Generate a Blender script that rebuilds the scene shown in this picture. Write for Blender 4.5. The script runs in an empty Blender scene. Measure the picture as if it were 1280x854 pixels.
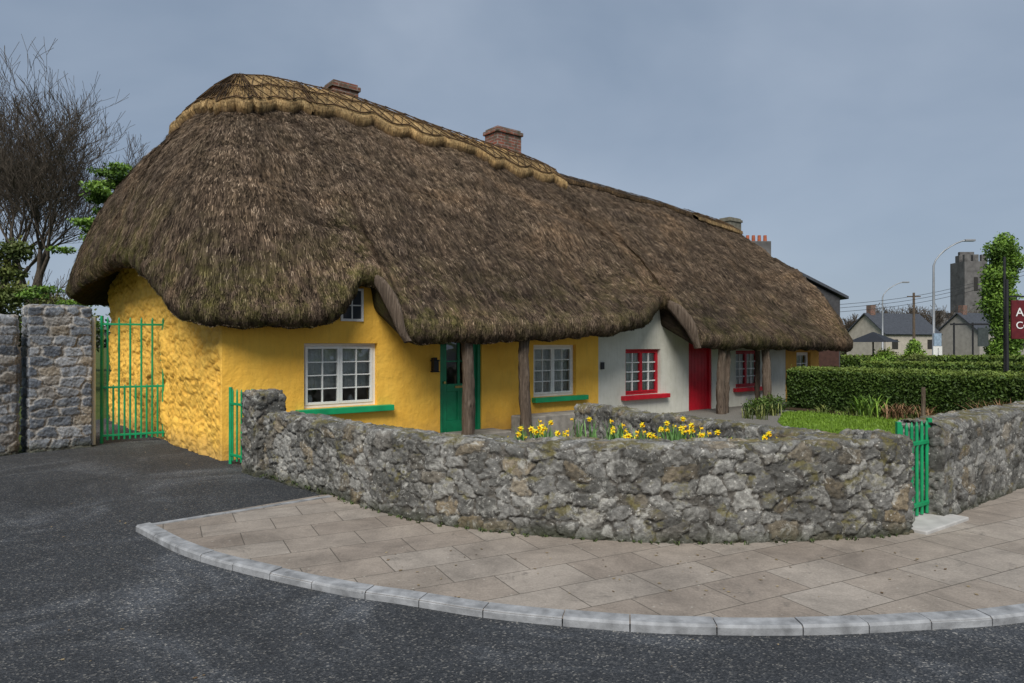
import bpy, math, random
import numpy as np
from mathutils import Vector
random.seed(7); rng=np.random.default_rng(7)
TH=math.radians(38.67)
U=np.array([math.cos(TH),math.sin(TH)]); NN=np.array([-math.sin(TH),math.cos(TH)])
C0=np.array([-4.2,9.9])
scene=bpy.context.scene
scene.view_settings.view_transform='Standard'
scene.view_settings.look='None'; scene.view_settings.exposure=0

# ---------------- node helpers
def newmat(name):
    m=bpy.data.materials.new(name); m.use_nodes=True
    nt=m.node_tree; return m,nt,nt.nodes['Principled BSDF']
def N(nt,t,ins=None,**props):
    n=nt.nodes.new(t)
    for k,v in props.items(): setattr(n,k,v)
    for k,v in (ins or {}).items():
        if isinstance(v,bpy.types.NodeSocket): nt.links.new(v,n.inputs[k])
        elif v is not None: n.inputs[k].default_value=v
    return n
def c4(c): return (c[0],c[1],c[2],1.0) if not isinstance(c,bpy.types.NodeSocket) else c
def mix(nt,f,a,b,mode='MIX'):
    return N(nt,'ShaderNodeMixRGB',{'Fac':f,'Color1':c4(a),'Color2':c4(b)},blend_type=mode).outputs['Color']
def ramp(nt,f,stops,interp='LINEAR'):
    r=N(nt,'ShaderNodeValToRGB',{'Fac':f}); cr=r.color_ramp; cr.interpolation=interp
    while len(cr.elements)<len(stops): cr.elements.new(0.5)
    for e,(p,c) in zip(cr.elements,stops):
        e.position=p; e.color=(c,c,c,1) if isinstance(c,(int,float)) else (c[0],c[1],c[2],1)
    return r.outputs['Color']
def obj(nt): return N(nt,'ShaderNodeTexCoord').outputs['Object']
def mapping(nt,v,scale=(1,1,1),rot=(0,0,0)):
    return N(nt,'ShaderNodeMapping',{'Vector':v,'Scale':scale,'Rotation':rot}).outputs['Vector']
def noise(nt,v,scale,detail=4,rough=0.55,dist=0.0):
    return N(nt,'ShaderNodeTexNoise',{'Vector':v,'Scale':scale,'Detail':min(detail,5),'Roughness':rough,'Distortion':dist}).outputs['Fac']
def math_(nt,op,a,b=0.0):
    return N(nt,'ShaderNodeMath',{0:a,1:b},operation=op).outputs[0]
def bump(nt,bs,h,strength=0.5,dist=0.02):
    b=N(nt,'ShaderNodeBump',{'Height':h,'Strength':strength,'Distance':dist})
    nt.links.new(b.outputs['Normal'],bs.inputs['Normal'])
def setc(nt,bs,c,rough=0.8,spec=0.3):
    if isinstance(c,bpy.types.NodeSocket): nt.links.new(c,bs.inputs['Base Color'])
    else: bs.inputs['Base Color'].default_value=c4(c)
    if isinstance(rough,bpy.types.NodeSocket): nt.links.new(rough,bs.inputs['Roughness'])
    else: bs.inputs['Roughness'].default_value=rough
    bs.inputs['Specular IOR Level'].default_value=spec
def simple(name,c,rough=0.7,var=0.25,scale=8,spec=0.3,bs_=0.2,metal=0.0):
    m,nt,b=newmat(name); v=obj(nt); n=noise(nt,v,scale,5)
    d=tuple(x*(1-var) for x in c); l=tuple(min(1,x*(1+var)) for x in c)
    setc(nt,b,ramp(nt,n,[(0.3,d),(0.7,l)]),rough,spec); b.inputs['Metallic'].default_value=metal
    bump(nt,b,noise(nt,v,scale*8,3),bs_,0.005); return m
def attr(nt,name): return N(nt,'ShaderNodeAttribute',attribute_name=name)

# ---------------- mesh helpers
def link(o,parent=None):
    scene.collection.objects.link(o)
    if parent is not None: o.parent=parent
    return o
def meshq(name,V,F,mat,parent=None,col=None,smooth=False,uv=None):
    V=np.asarray(V,dtype=np.float32).reshape(-1,3); F=np.asarray(F,dtype=np.int32)
    k=F.shape[1]; m=F.shape[0]
    me=bpy.data.meshes.new(name); me.vertices.add(len(V)); me.vertices.foreach_set('co',V.ravel())
    me.loops.add(m*k); me.loops.foreach_set('vertex_index',F.ravel())
    me.polygons.add(m); me.polygons.foreach_set('loop_start',np.arange(0,m*k,k,dtype=np.int32))
    me.update(calc_edges=True)
    if smooth: me.polygons.foreach_set('use_smooth',np.ones(m,dtype=bool))
    if col is not None:
        ca=me.color_attributes.new('col','FLOAT_COLOR','POINT')
        cc=np.ones((len(V),4),dtype=np.float32); cc[:,:3]=col; ca.data.foreach_set('color',cc.ravel())
    if uv is not None:
        ul=me.uv_layers.new(name='UVMap'); ul.data.foreach_set('uv',np.asarray(uv,dtype=np.float32)[F.ravel()].ravel())
    me.validate(); me.materials.append(mat)
    return link(bpy.data.objects.new(name,me),parent)
def gridF(na,nb,closed=False):
    I=np.arange(na if closed else na-1); J=np.arange(nb-1)
    i,j=np.meshgrid(I,J,indexing='ij'); i=i.ravel(); j=j.ravel(); i2=(i+1)%na
    return np.stack([i*nb+j,i2*nb+j,i2*nb+j+1,i*nb+j+1],1)
class MB:
    def __init__(s): s.v=[]; s.f=[]
    def box(s,x0,x1,y0,y1,z0,z1):
        b=len(s.v)
        s.v+=[(x0,y0,z0),(x1,y0,z0),(x1,y1,z0),(x0,y1,z0),(x0,y0,z1),(x1,y0,z1),(x1,y1,z1),(x0,y1,z1)]
        s.f+=[tuple(b+i for i in q) for q in [(0,3,2,1),(4,5,6,7),(0,1,5,4),(1,2,6,5),(2,3,7,6),(3,0,4,7)]]
        return s
    def obox(s,p,q,w,z0,z1):
        p=np.array(p);q=np.array(q);d=(q-p)/np.linalg.norm(q-p);n=np.array([-d[1],d[0]])*w/2
        b=len(s.v)
        for z in (z0,z1):
            for c in (p-n,q-n,q+n,p+n): s.v.append((c[0],c[1],z))
        s.f+=[tuple(b+i for i in k) for k in [(0,3,2,1),(4,5,6,7),(0,1,5,4),(1,2,6,5),(2,3,7,6),(3,0,4,7)]]
        return s
    def tube(s,pts,rs,n=8,cap=True):
        b=len(s.v); pts=[np.array(p,float) for p in pts]
        for i,p in enumerate(pts):
            d=pts[min(i+1,len(pts)-1)]-pts[max(i-1,0)]; d/=np.linalg.norm(d)+1e-9
            a=np.array([1,0,0]) if abs(d[0])<0.8 else np.array([0,1,0])
            x=np.cross(d,a); x/=np.linalg.norm(x); y=np.cross(d,x)
            for k in range(n):
                t=2*math.pi*k/n; q=p+rs[i]*(math.cos(t)*x+math.sin(t)*y); s.v.append(tuple(q))
        for i in range(len(pts)-1):
            for k in range(n):
                s.f.append((b+i*n+k,b+i*n+(k+1)%n,b+(i+1)*n+(k+1)%n,b+(i+1)*n+k))
        if cap:
            s.f.append(tuple(b+k for k in range(n))); e=b+(len(pts)-1)*n
            s.f.append(tuple(e+n-1-k for k in range(n)))
        return s
    def obj(s,name,mat,parent=None,bevel=0.0,smooth=False):
        me=bpy.data.meshes.new(name); me.from_pydata([tuple(map(float,v)) for v in s.v],[],s.f); me.materials.append(mat)
        if smooth:
            for p in me.polygons: p.use_smooth=True
        me.update(); o=link(bpy.data.objects.new(name,me),parent)
        if bevel>0:
            md=o.modifiers.new('bevel','BEVEL'); md.width=bevel; md.segments=2; md.limit_method='ANGLE'
        return o
def poly(name,pts,z,mat,parent=None):
    from mathutils.geometry import tessellate_polygon
    vs=[Vector((p[0],p[1],z)) for p in pts]; tris=tessellate_polygon([vs])
    me=bpy.data.meshes.new(name); me.from_pydata(vs,[],[tuple(t) for t in tris]); me.update()
    import bmesh
    bm=bmesh.new(); bm.from_mesh(me)
    for f in bm.faces:
        f.normal_update()
        if f.normal.z<0: f.normal_flip()
    bm.to_mesh(me); bm.free()
    me.materials.append(mat); return link(bpy.data.objects.new(name,me),parent)
def empty(name,loc=(0,0,0),rz=0):
    e=bpy.data.objects.new(name,None); e.location=loc; e.rotation_euler=(0,0,rz); scene.collection.objects.link(e); return e
def snoise(P,freq,seed=0,n=7):
    r=np.random.default_rng(seed); out=0
    for i in range(n):
        d=r.normal(size=P.shape[-1]); d/=np.linalg.norm(d); f=freq*r.uniform(0.6,1.7)
        out=out+np.sin(P@(d*f)*2*np.pi+r.uniform(0,6.28))
    return out/n**0.5/0.9
def smooth_poly(pts,step):
    P=np.array(pts,float); out=[]
    ext=np.vstack([2*P[0]-P[1],P,2*P[-1]-P[-2]])
    for i in range(1,len(ext)-2):
        a,b,c,d=ext[i-1:i+3]
        for t in np.linspace(0,1,20,endpoint=False):
            out.append(0.5*((2*b)+(-a+c)*t+(2*a-5*b+4*c-d)*t*t+(-a+3*b-3*c+d)*t**3))
    out.append(P[-1]); out=np.array(out)
    L=np.r_[0,np.cumsum(np.linalg.norm(np.diff(out,axis=0),axis=1))]
    n=max(2,int(L[-1]/step)+1); q=np.linspace(0,L[-1],n)
    return np.stack([np.interp(q,L,out[:,k]) for k in range(P.shape[1])],1),q
def sstep(x): x=np.clip(x,0,1); return x*x*(3-2*x)

# ---------------- materials
def mat_yellow():
    m,nt,b=newmat('yellow_limewash'); v=obj(nt)
    a=noise(nt,v,1.3,6,0.6); f=noise(nt,v,30,5)
    c=ramp(nt,a,[(0.3,(0.80,0.43,0.055)),(0.7,(0.92,0.545,0.085))])
    z=N(nt,'ShaderNodeSeparateXYZ',{0:v}).outputs['Z']
    d=math_(nt,'ADD',z,math_(nt,'MULTIPLY',noise(nt,v,4,6,0.7),0.7))
    dirt=ramp(nt,d,[(0.35,1.0),(0.72,0.0)])
    c=mix(nt,math_(nt,'MULTIPLY',dirt,0.55),c,(0.33,0.19,0.06))
    st=noise(nt,mapping(nt,v,(5,5,0.7)),2.5,5,0.7)
    c=mix(nt,math_(nt,'MULTIPLY',ramp(nt,st,[(0.5,0.0),(0.8,1.0)]),0.4),c,(0.5,0.29,0.07))
    setc(nt,b,c,0.75,0.25)
    h=math_(nt,'ADD',math_(nt,'MULTIPLY',noise(nt,v,3.5,3),1.6),math_(nt,'MULTIPLY',f,0.3)); bump(nt,b,h,0.65,0.035)
    return m
def mat_yellow_rough():
    m,nt,b=newmat('yellow_painted_rubble'); v=obj(nt); at=attr(nt,'col')
    sp=N(nt,'ShaderNodeSeparateColor',{0:at.outputs['Color']})
    c=ramp(nt,noise(nt,v,2.2,6,0.6),[(0.3,(0.80,0.44,0.065)),(0.7,(0.92,0.56,0.10))])
    c=mix(nt,math_(nt,'MULTIPLY',ramp(nt,sp.outputs[1],[(0.0,1.0),(0.35,0.0)]),0.3),c,(0.5,0.26,0.04))
    c=mix(nt,ramp(nt,noise(nt,v,13,6,0.7),[(0.60,0.0),(0.8,0.65)]),c,(0.75,0.58,0.25))
    z=N(nt,'ShaderNodeSeparateXYZ',{0:v}).outputs['Z']
    d=math_(nt,'ADD',z,math_(nt,'MULTIPLY',noise(nt,v,4,6,0.7),0.6))
    c=mix(nt,ramp(nt,d,[(0.3,0.6),(0.6,0.0)]),c,(0.3,0.2,0.08))
    setc(nt,b,c,0.7,0.3); bump(nt,b,noise(nt,v,20,6,0.7),0.7,0.03); return m
def mat_white():
    m,nt,b=newmat('cream_render'); v=obj(nt)
    c=ramp(nt,noise(nt,v,1.7,6,0.65),[(0.3,(0.52,0.51,0.43)),(0.7,(0.64,0.63,0.56))])
    st=noise(nt,mapping(nt,v,(6,6,0.6)),2.5,5,0.7)
    c=mix(nt,ramp(nt,st,[(0.5,0.0),(0.8,0.4)]),c,(0.3,0.3,0.22))
    setc(nt,b,c,0.85,0.2); bump(nt,b,noise(nt,v,5,6),0.4,0.03); return m
def mat_stone(name,greys,tan,mortar,lichen=0.5,moss=0.5,dark=0.5,mw=.14):
    m,nt,b=newmat(name); v=obj(nt); at=attr(nt,'col')
    sp=N(nt,'ShaderNodeSeparateColor',{0:at.outputs['Color']})
    R,G,B=sp.outputs[0],sp.outputs[1],sp.outputs[2]
    c=ramp(nt,R,[(0.0,greys[0]),(0.5,greys[1]),(1.0,greys[2])])
    c=mix(nt,ramp(nt,B,[(0.78,0.0),(0.92,0.7)]),c,tan)
    fine=noise(nt,v,22,8,0.75)
    c=mix(nt,0.85,c,ramp(nt,fine,[(0.25,0.35),(0.5,0.95),(0.75,1.7)]),'MULTIPLY')
    mn=math_(nt,'ADD',G,math_(nt,'MULTIPLY',noise(nt,v,12,4,0.7),-.12))
    c=mix(nt,ramp(nt,mn,[(-0.0,0.9),(mw-.06,0.0)]),c,mix(nt,0.7,mortar,ramp(nt,fine,[(0.3,0.5),(0.7,1.4)]),'MULTIPLY'))
    dk=noise(nt,v,2.3,7,0.75,0.5)
    c=mix(nt,math_(nt,'MULTIPLY',ramp(nt,dk,[(0.45,0.0),(0.60,1.0)]),dark),c,mix(nt,fine,(0.02,0.02,0.018),(0.085,0.08,0.07)))
    li=noise(nt,v,7,7,0.8,0.6)
    c=mix(nt,math_(nt,'MULTIPLY',ramp(nt,li,[(0.54,0.0),(0.64,1.0)]),lichen),c,(0.44,0.43,0.39))
    sp2=N(nt,'ShaderNodeTexVoronoi',{'Vector':v,'Scale':19.0},feature='F1').outputs['Distance']
    c=mix(nt,math_(nt,'MULTIPLY',ramp(nt,math_(nt,'ADD',sp2,math_(nt,'MULTIPLY',dk,.5)),[(0.33,1.0),(0.42,0.0)]),lichen),c,(0.54,0.52,0.47))
    geo=N(nt,'ShaderNodeNewGeometry'); nz=N(nt,'ShaderNodeSeparateXYZ',{0:geo.outputs['Normal']}).outputs['Z']
    mo=noise(nt,v,4.2,7,0.7,0.3)
    mf=math_(nt,'ADD',mo,math_(nt,'MULTIPLY',nz,0.10))
    z=N(nt,'ShaderNodeSeparateXYZ',{0:v}).outputs['Z']
    c=mix(nt,math_(nt,'MULTIPLY',ramp(nt,mf,[(0.57,0.0),(0.67,1.0)]),moss),c,mix(nt,fine,(0.05,0.05,0.012),(0.22,0.18,0.045)))
    c=mix(nt,ramp(nt,math_(nt,'ADD',z,math_(nt,'MULTIPLY',mo,0.3)),[(0.13,0.75),(0.26,0.0)]),c,(0.035,0.04,0.018))
    setc(nt,b,c,0.9,0.2)
    bump(nt,b,math_(nt,'ADD',fine,math_(nt,'MULTIPLY',li,0.6)),1.0,0.025); return m
M_wall=mat_stone('limestone_rubble',((0.12,0.117,0.105),(0.21,0.205,0.19),(0.33,0.32,0.29)),(0.26,0.20,0.12),(0.12,0.108,0.092),0.8,0.65,0.72)
M_lwall=mat_stone('limestone_blocks',((0.10,0.115,0.14),(0.18,0.20,0.23),(0.32,0.335,0.355)),(0.30,0.24,0.16),(0.40,0.37,0.33),0.3,0.05,0.25,.2)
def mat_thatch(name,strand=True,tan=False):
    m,nt,b=newmat(name); v=obj(nt); at=attr(nt,'col'); sp=N(nt,'ShaderNodeSeparateColor',{0:at.outputs['Color']})
    r,mo,hgt=sp.outputs[0],sp.outputs[1],sp.outputs[2]
    if tan: c=ramp(nt,r,[(0.0,(0.05,0.036,0.024)),(0.25,(0.15,0.10,0.055)),(0.6,(0.36,0.245,0.115)),(1.0,(0.58,0.43,0.22))])
    else: c=ramp(nt,r,[(0.0,(0.022,0.017,0.013)),(0.4,(0.098,0.072,0.051)),(0.75,(0.23,0.17,0.12)),(1.0,(0.44,0.345,0.25))])
    big=noise(nt,v,0.5,6,0.72,0.6)
    c=mix(nt,0.9,c,ramp(nt,big,[(0.3,(0.48,0.49,0.52)),(0.52,(0.98,.94,0.90)),(0.70,(1.6,1.42,1.2))]),'MULTIPLY')
    md=noise(nt,v,5.0,6,0.75)
    c=mix(nt,0.85,c,ramp(nt,md,[(0.3,0.45),(0.7,1.5)]),'MULTIPLY')
    if not tan:
        c=mix(nt,math_(nt,'MULTIPLY',mo,ramp(nt,noise(nt,v,2.2,6,0.78),[(0.44,0.0),(0.64,0.85)])),c,mix(nt,r,(0.035,0.035,0.010),(0.20,0.18,0.055)))
    setc(nt,b,c,0.95,0.1)
    if strand:
        uv=N(nt,'ShaderNodeTexCoord').outputs['UV']
        s=noise(nt,mapping(nt,uv,(26,1.6,1)),2.0,6,0.7)
        nt.links.new(mix(nt,0.85,c,ramp(nt,s,[(0.3,0.3),(0.7,1.7)]),'MULTIPLY'),b.inputs['Base Color'])
        bump(nt,b,math_(nt,'ADD',s,md),1.0,0.05)
    return m
M_thatch=mat_thatch('thatch'); M_straw=mat_thatch('thatch_straw',False)
M_cap=mat_thatch('ridge_thatch',True,True); M_capstraw=mat_thatch('ridge_straw',False,True)
def mat_asphalt():
    m,nt,b=newmat('asphalt'); v=obj(nt)
    sp=N(nt,'ShaderNodeTexVoronoi',{'Vector':v,'Scale':95.0},feature='F1')
    g=N(nt,'ShaderNodeSeparateColor',{0:sp.outputs['Color']}).outputs[0]
    c=ramp(nt,g,[(0.0,(0.022,0.025,0.029)),(0.6,(0.043,0.047,0.053)),(0.9,(0.078,0.08,0.083)),(1.0,(0.21,0.20,0.18))])
    c=mix(nt,0.95,c,ramp(nt,noise(nt,v,0.7,7,0.7,0.7),[(0.3,0.5),(0.52,0.9),(0.68,2.0)]),'MULTIPLY')
    c=mix(nt,ramp(nt,noise(nt,v,60,4,0.8),[(0.66,0.0),(0.75,0.5)]),c,(0.18,0.17,0.15))
    setc(nt,b,c,0.78,0.35)
    bump(nt,b,math_(nt,'ADD',sp.outputs['Distance'],noise(nt,v,140,2)),0.8,0.008); return m
def mat_paving():
    m,nt,b=newmat('paving_slabs'); v=obj(nt); w=mapping(nt,v,(1,1,1),(0,0,math.radians(-27)))
    w=N(nt,'ShaderNodeVectorMath',{0:w,1:N(nt,'ShaderNodeVectorMath',{0:N(nt,'ShaderNodeTexNoise',{'Vector':v,'Scale':1.5}).outputs['Color'],'Scale':0.012},operation='SCALE').outputs[0]},operation='ADD').outputs[0]
    br=N(nt,'ShaderNodeTexBrick',{'Vector':w,'Color1':(0.0,0,0,1),'Color2':(1,1,1,1),'Mortar':(0.5,0.5,0.5,1),'Scale':1.0,'Mortar Size':0.0045,'Mortar Smooth':0.4,'Bias':0.0,'Brick Width':0.60,'Row Height':0.40})
    br.offset=0.5
    tint=ramp(nt,br.outputs['Color'],[(0.0,(0.225,0.188,0.155)),(0.5,(0.255,0.217,0.18)),(1.0,(0.285,0.25,0.213))])
    c=mix(nt,0.9,tint,ramp(nt,noise(nt,v,1.6,8,0.75,0.4),[(0.3,0.62),(0.7,1.35)]),'MULTIPLY')
    c=mix(nt,0.7,c,ramp(nt,noise(nt,v,55,5,0.75),[(0.3,0.7),(0.7,1.3)]),'MULTIPLY')
    c=mix(nt,math_(nt,'MULTIPLY',br.outputs['Fac'],.85),c,(0.085,0.075,0.06))
    li=N(nt,'ShaderNodeTexVoronoi',{'Vector':v,'Scale':9.0},feature='F1').outputs['Distance']
    c=mix(nt,ramp(nt,li,[(0.04,0.7),(0.09,0.0)]),c,(0.42,0.40,0.35))
    st=noise(nt,v,3.2,5,0.8,1.0)
    c=mix(nt,ramp(nt,st,[(0.58,0.0),(0.70,0.65)]),c,(0.10,0.09,0.077))
    setc(nt,b,c,0.8,0.3)
    h=math_(nt,'SUBTRACT',math_(nt,'MULTIPLY',noise(nt,v,40,5),0.3),br.outputs['Fac']); bump(nt,b,h,0.6,0.01); return m
def mat_leaf(name,stops,rough=0.6):
    m,nt,b=newmat(name); at=attr(nt,'col'); r=N(nt,'ShaderNodeSeparateColor',{0:at.outputs['Color']}).outputs[0]
    c=ramp(nt,r,stops); c=mix(nt,0.6,c,ramp(nt,noise(nt,obj(nt),1.5,4),[(0.3,0.6),(0.7,1.4)]),'MULTIPLY')
    setc(nt,b,c,rough,0.3); return m
def mat_grass(name,a,bb):
    m,nt,b=newmat(name); v=obj(nt)
    c=ramp(nt,noise(nt,v,1.2,8,0.7),[(0.3,a),(0.7,bb)]); c=mix(nt,0.8,c,ramp(nt,noise(nt,v,60,4,0.7),[(0.3,0.55),(0.7,1.5)]),'MULTIPLY')
    setc(nt,b,c,0.9,0.1); bump(nt,b,noise(nt,v,50,4),0.8,0.03); return m
M_yel=mat_yellow(); M_yelr=mat_yellow_rough(); M_white=mat_white()
M_asph=mat_asphalt(); M_pave=mat_paving()
M_kerb=simple('kerb_granite',(0.25,0.255,0.26),0.8,0.4,9,0.3,0.4)
M_green=simple('green_gloss_paint',(0.005,0.27,0.10),0.4,0.2,5,0.5,0.1)
M_green2=simple('green_door_paint',(0.006,0.21,0.09),0.35,0.2,5,0.5,0.1)
M_red=simple('red_gloss_paint',(0.45,0.008,0.02),0.4,0.18,5,0.5,0.1)
M_wframe=simple('white_frame_paint',(0.74,0.74,0.71),0.5,0.06,9,0.4,0.1)
M_dark=simple('dark_interior',(0.03,0.028,0.025),0.9,0.2)
M_black=simple('black_metal',(0.015,0.015,0.017),0.5,0.2,6,0.4)
M_galv=simple('galvanised_steel',(0.28,0.29,0.30),0.5,0.1,6,0.5,0.1,0.4)
M_soil=simple('garden_soil',(0.05,0.035,0.022),0.95,0.4,9,0.1,0.9)
M_gravel=simple('yard_gravel',(0.17,0.16,0.14),0.9,0.35,40,0.1,0.9)
M_ground=mat_grass('meadow_grass',(0.04,0.06,0.015),(0.09,0.11,0.03))
M_lawn=mat_grass('lawn_grass',(0.085,0.155,0.012),(0.145,0.235,0.022))
def mat_wood():
    m,nt,b=newmat('weathered_wood'); v=obj(nt)
    s=noise(nt,mapping(nt,v,(14,14,1.2)),2.2,7,0.7,0.5)
    setc(nt,b,ramp(nt,s,[(0.28,(0.035,0.025,0.018)),(0.5,(0.115,0.085,0.062)),(0.75,(0.22,0.175,0.135))]),0.85,0.2)
    bump(nt,b,s,1.0,0.04); return m
M_wood=mat_wood()
def mat_brick():
    m,nt,b=newmat('chimney_brick'); v=obj(nt); s=N(nt,'ShaderNodeSeparateXYZ',{0:v})
    w=N(nt,'ShaderNodeCombineXYZ',{0:math_(nt,'ADD',s.outputs[0],s.outputs[1]),1:s.outputs[2],2:0.0}).outputs[0]
    br=N(nt,'ShaderNodeTexBrick',{'Vector':w,'Color1':(0.26,0.085,0.055,1),'Color2':(0.13,0.07,0.055,1),'Mortar':(0.24,0.22,0.19,1),'Scale':1.0,'Mortar Size':0.009,'Brick Width':0.22,'Row Height':0.075})
    c=mix(nt,ramp(nt,noise(nt,v,5,6,0.7),[(0.45,0.0),(0.62,0.85)]),br.outputs['Color'],(0.07,0.07,0.05))
    setc(nt,b,c,0.9,0.2); bump(nt,b,noise(nt,v,40,4),0.6,0.01); return m
M_brick=mat_brick()
def mat_glass():
    m,nt,b=newmat('window_glass'); nt.nodes.remove(b); out=nt.nodes['Material Output']
    t=N(nt,'ShaderNodeBsdfTransparent',{'Color':(0.85,0.88,0.87,1)}); g=N(nt,'ShaderNodeBsdfGlossy',{'Color':(0.9,0.92,0.95,1),'Roughness':0.03})
    bp=N(nt,'ShaderNodeBump',{'Height':noise(nt,obj(nt),3,2),'Strength':0.15,'Distance':0.03}); nt.links.new(bp.outputs[0],g.inputs['Normal'])
    f=N(nt,'ShaderNodeFresnel',{'IOR':1.6}); mx=N(nt,'ShaderNodeMixShader',{0:math_(nt,'ADD',f.outputs[0],0.06),1:t.outputs[0],2:g.outputs[0]})
    nt.links.new(mx.outputs[0],out.inputs['Surface']); return m
M_glass=mat_glass()
M_curt=simple('lace_curtain',(0.72,0.72,0.68),0.9,0.15,30,0.1,0.3)

# ---------------- world
w=bpy.data.worlds.new("World"); scene.world=w; w.use_nodes=True; nt=w.node_tree; bg=nt.nodes['Background']
sky=N(nt,'ShaderNodeTexSky',sky_type='NISHITA'); sky.sun_disc=False; sky.sun_elevation=math.radians(42); sky.sun_rotation=math.radians(190)
skl=mix(nt,1.0,sky.outputs['Color'],(0.1,0.1,0.1),'MULTIPLY')
gv=N(nt,'ShaderNodeTexCoord').outputs['Generated']
cn=noise(nt,mapping(nt,gv,(1,1,2.2)),1.5,5,0.5,0.25)
cl=ramp(nt,cn,[(0.30,(0.195,0.255,0.355)),(0.5,(0.265,0.335,0.44)),(0.72,(0.37,0.44,0.545))])
gz=N(nt,'ShaderNodeSeparateXYZ',{0:gv}).outputs['Z']
cl=mix(nt,ramp(nt,gz,[(0.0,0.6),(0.28,0.0)]),cl,(0.42,0.50,0.61))
nt.links.new(mix(nt,0.12,cl,skl),bg.inputs['Color']); bg.inputs['Strength'].default_value=1.0
sd=bpy.data.lights.new('sun','SUN'); sd.energy=4.0; sd.angle=math.radians(32); sd.color=(1.0,0.965,0.91)
so=link(bpy.data.objects.new('sun',sd)); so.rotation_euler=(math.radians(44),0,math.radians(-8))

# ---------------- camera
cd=bpy.data.cameras.new('camera'); cd.lens=24; cd.sensor_width=36; cd.clip_end=3000; cd.clip_start=0.05
co=link(bpy.data.objects.new('camera',cd)); co.location=(0,0,1.65); co.rotation_euler=(math.radians(90.2),0,0); scene.camera=co

# ---------------- ground
poly('ground',[(-1500,-300),(1500,-300),(1500,2500),(-1500,2500)],-0.07,M_ground)
poly('asphalt_road',[(-40,-30),(250,-30),(250,195),(3.5,7),(-1.5,8.2),(-3,12),(-9,18),(-9.5,13),(-7,11.3),(-10,8),(-40,6)],-0.045,M_asph)
kp=[(-3.40,6.18),(-2.66,5.50),(-2.02,5.07),(-1.19,4.63),(-.72,4.45),(-.19,4.24),(.29,4.11),(.75,4.02),(1.07,3.99),(1.45,3.975),(1.91,3.99),(2.42,4.05),(3.1,4.16),(4.25,4.55),(5.8,5.4),(9,7.9),(20,16.7)]
K,KL=smooth_poly(kp,0.05)
wp=[(-3.12,8.62),(-2.16,7.69),(-1.55,6.97),(-1.07,6.52),(-.58,6.20),(.07,5.92),(.74,5.75),(1.39,5.65),(2.06,5.68),(2.77,5.77),(3.43,5.92)]
WP,_=smooth_poly(wp,0.1)
pav=[tuple(p) for p in K]+[(21,18.5),(4.2,6.9),(3.4,6.2)]+[(p[0],p[1]+0.12) for p in WP[::-1] if p[1]<7.3]+[(-2.05,7.5)]
poly('pavement',pav,0.0,M_pave)
kb=empty('kerb')
def kerb_run(K,width,blk,name):
    d=np.gradient(K,axis=0); d/=np.linalg.norm(d,axis=1)[:,None]; n=np.stack([-d[:,1],d[:,0]],1)
    mb=MB(); nb=int(round(blk/0.05)); i=0
    while i+2<len(K):
        j=min(i+nb+random.choice((-1,0,1)),len(K)-1); sh=random.uniform(-.004,.004)
        idx=list(range(i,j+1)); b=len(mb.v)
        for q,k in enumerate(idx):
            p=K[k].copy()
            if q==0: p+=d[k]*0.004
            if q==len(idx)-1: p-=d[k]*0.004
            a=p-n[k]*0.004; c=p+n[k]*width; a2=a+n[k]*0.015
            mb.v+=[(a[0],a[1],-.12),(a[0],a[1],-0.004+sh),(a2[0],a2[1],.010+sh),(c[0],c[1],.012+sh),(c[0],c[1],-.12)]
        for q in range(len(idx)-1):
            o=b+5*q
            for r in range(4): mb.f.append((o+r,o+5+r,o+6+r,o+1+r))
        mb.f.append(tuple(b+r for r in range(5))); e=b+5*(len(idx)-1); mb.f.append(tuple(e+4-r for r in range(5)))
        i=j
    mb.obj(name,M_kerb,kb)
kerb_run(K,0.115,0.45,'kerb_stones_curve')
K2,_=smooth_poly([(-1.99,7.42),(-2.7,6.8),(-3.36,6.22)],0.05); kerb_run(K2,0.08,0.6,'kerb_stones_edge')
poly('garden_yard',[(-3.3,8.9),(-2.2,8.0),(-1.3,7.2),(-.4,6.6),(1,6.1),(3.4,6.2),(4.3,7.0),(22,20.6),(16,30),(5,26),(-4.0,10.0)],0.004,M_gravel)
LW=[(4.3,7.6),(5.2,8.0),(11.1,12.4),(7.6,16.8),(6.5,16.4),(5.6,14.4),(4.9,11.6),(4.3,9.5)]
poly('lawn',LW,0.012,M_lawn)
mb=MB(); bp=[(-1.25,7.35),(-.4,6.72),(.7,6.22),(2,6.12),(2.95,6.25),(2.75,6.9),(1.2,9.3),(-.2,9.2)]
for p in bp: mb.v.append((p[0],p[1],0.0))
for p in bp: mb.v.append((p[0],p[1],0.36))
for i in range(8): mb.f.append((i,(i+1)%8,8+(i+1)%8,8+i))
mb.f.append(tuple(range(8,16))); mb.obj('flower_bed',M_soil)
mb=MB(); mb.obox((3.42,6.12),(4.12,6.62),0.55,-.03,0.03); mb.obj('gate_threshold',simple('concrete',(0.40,0.39,0.37),.85,.15),None,0.01)

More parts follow.
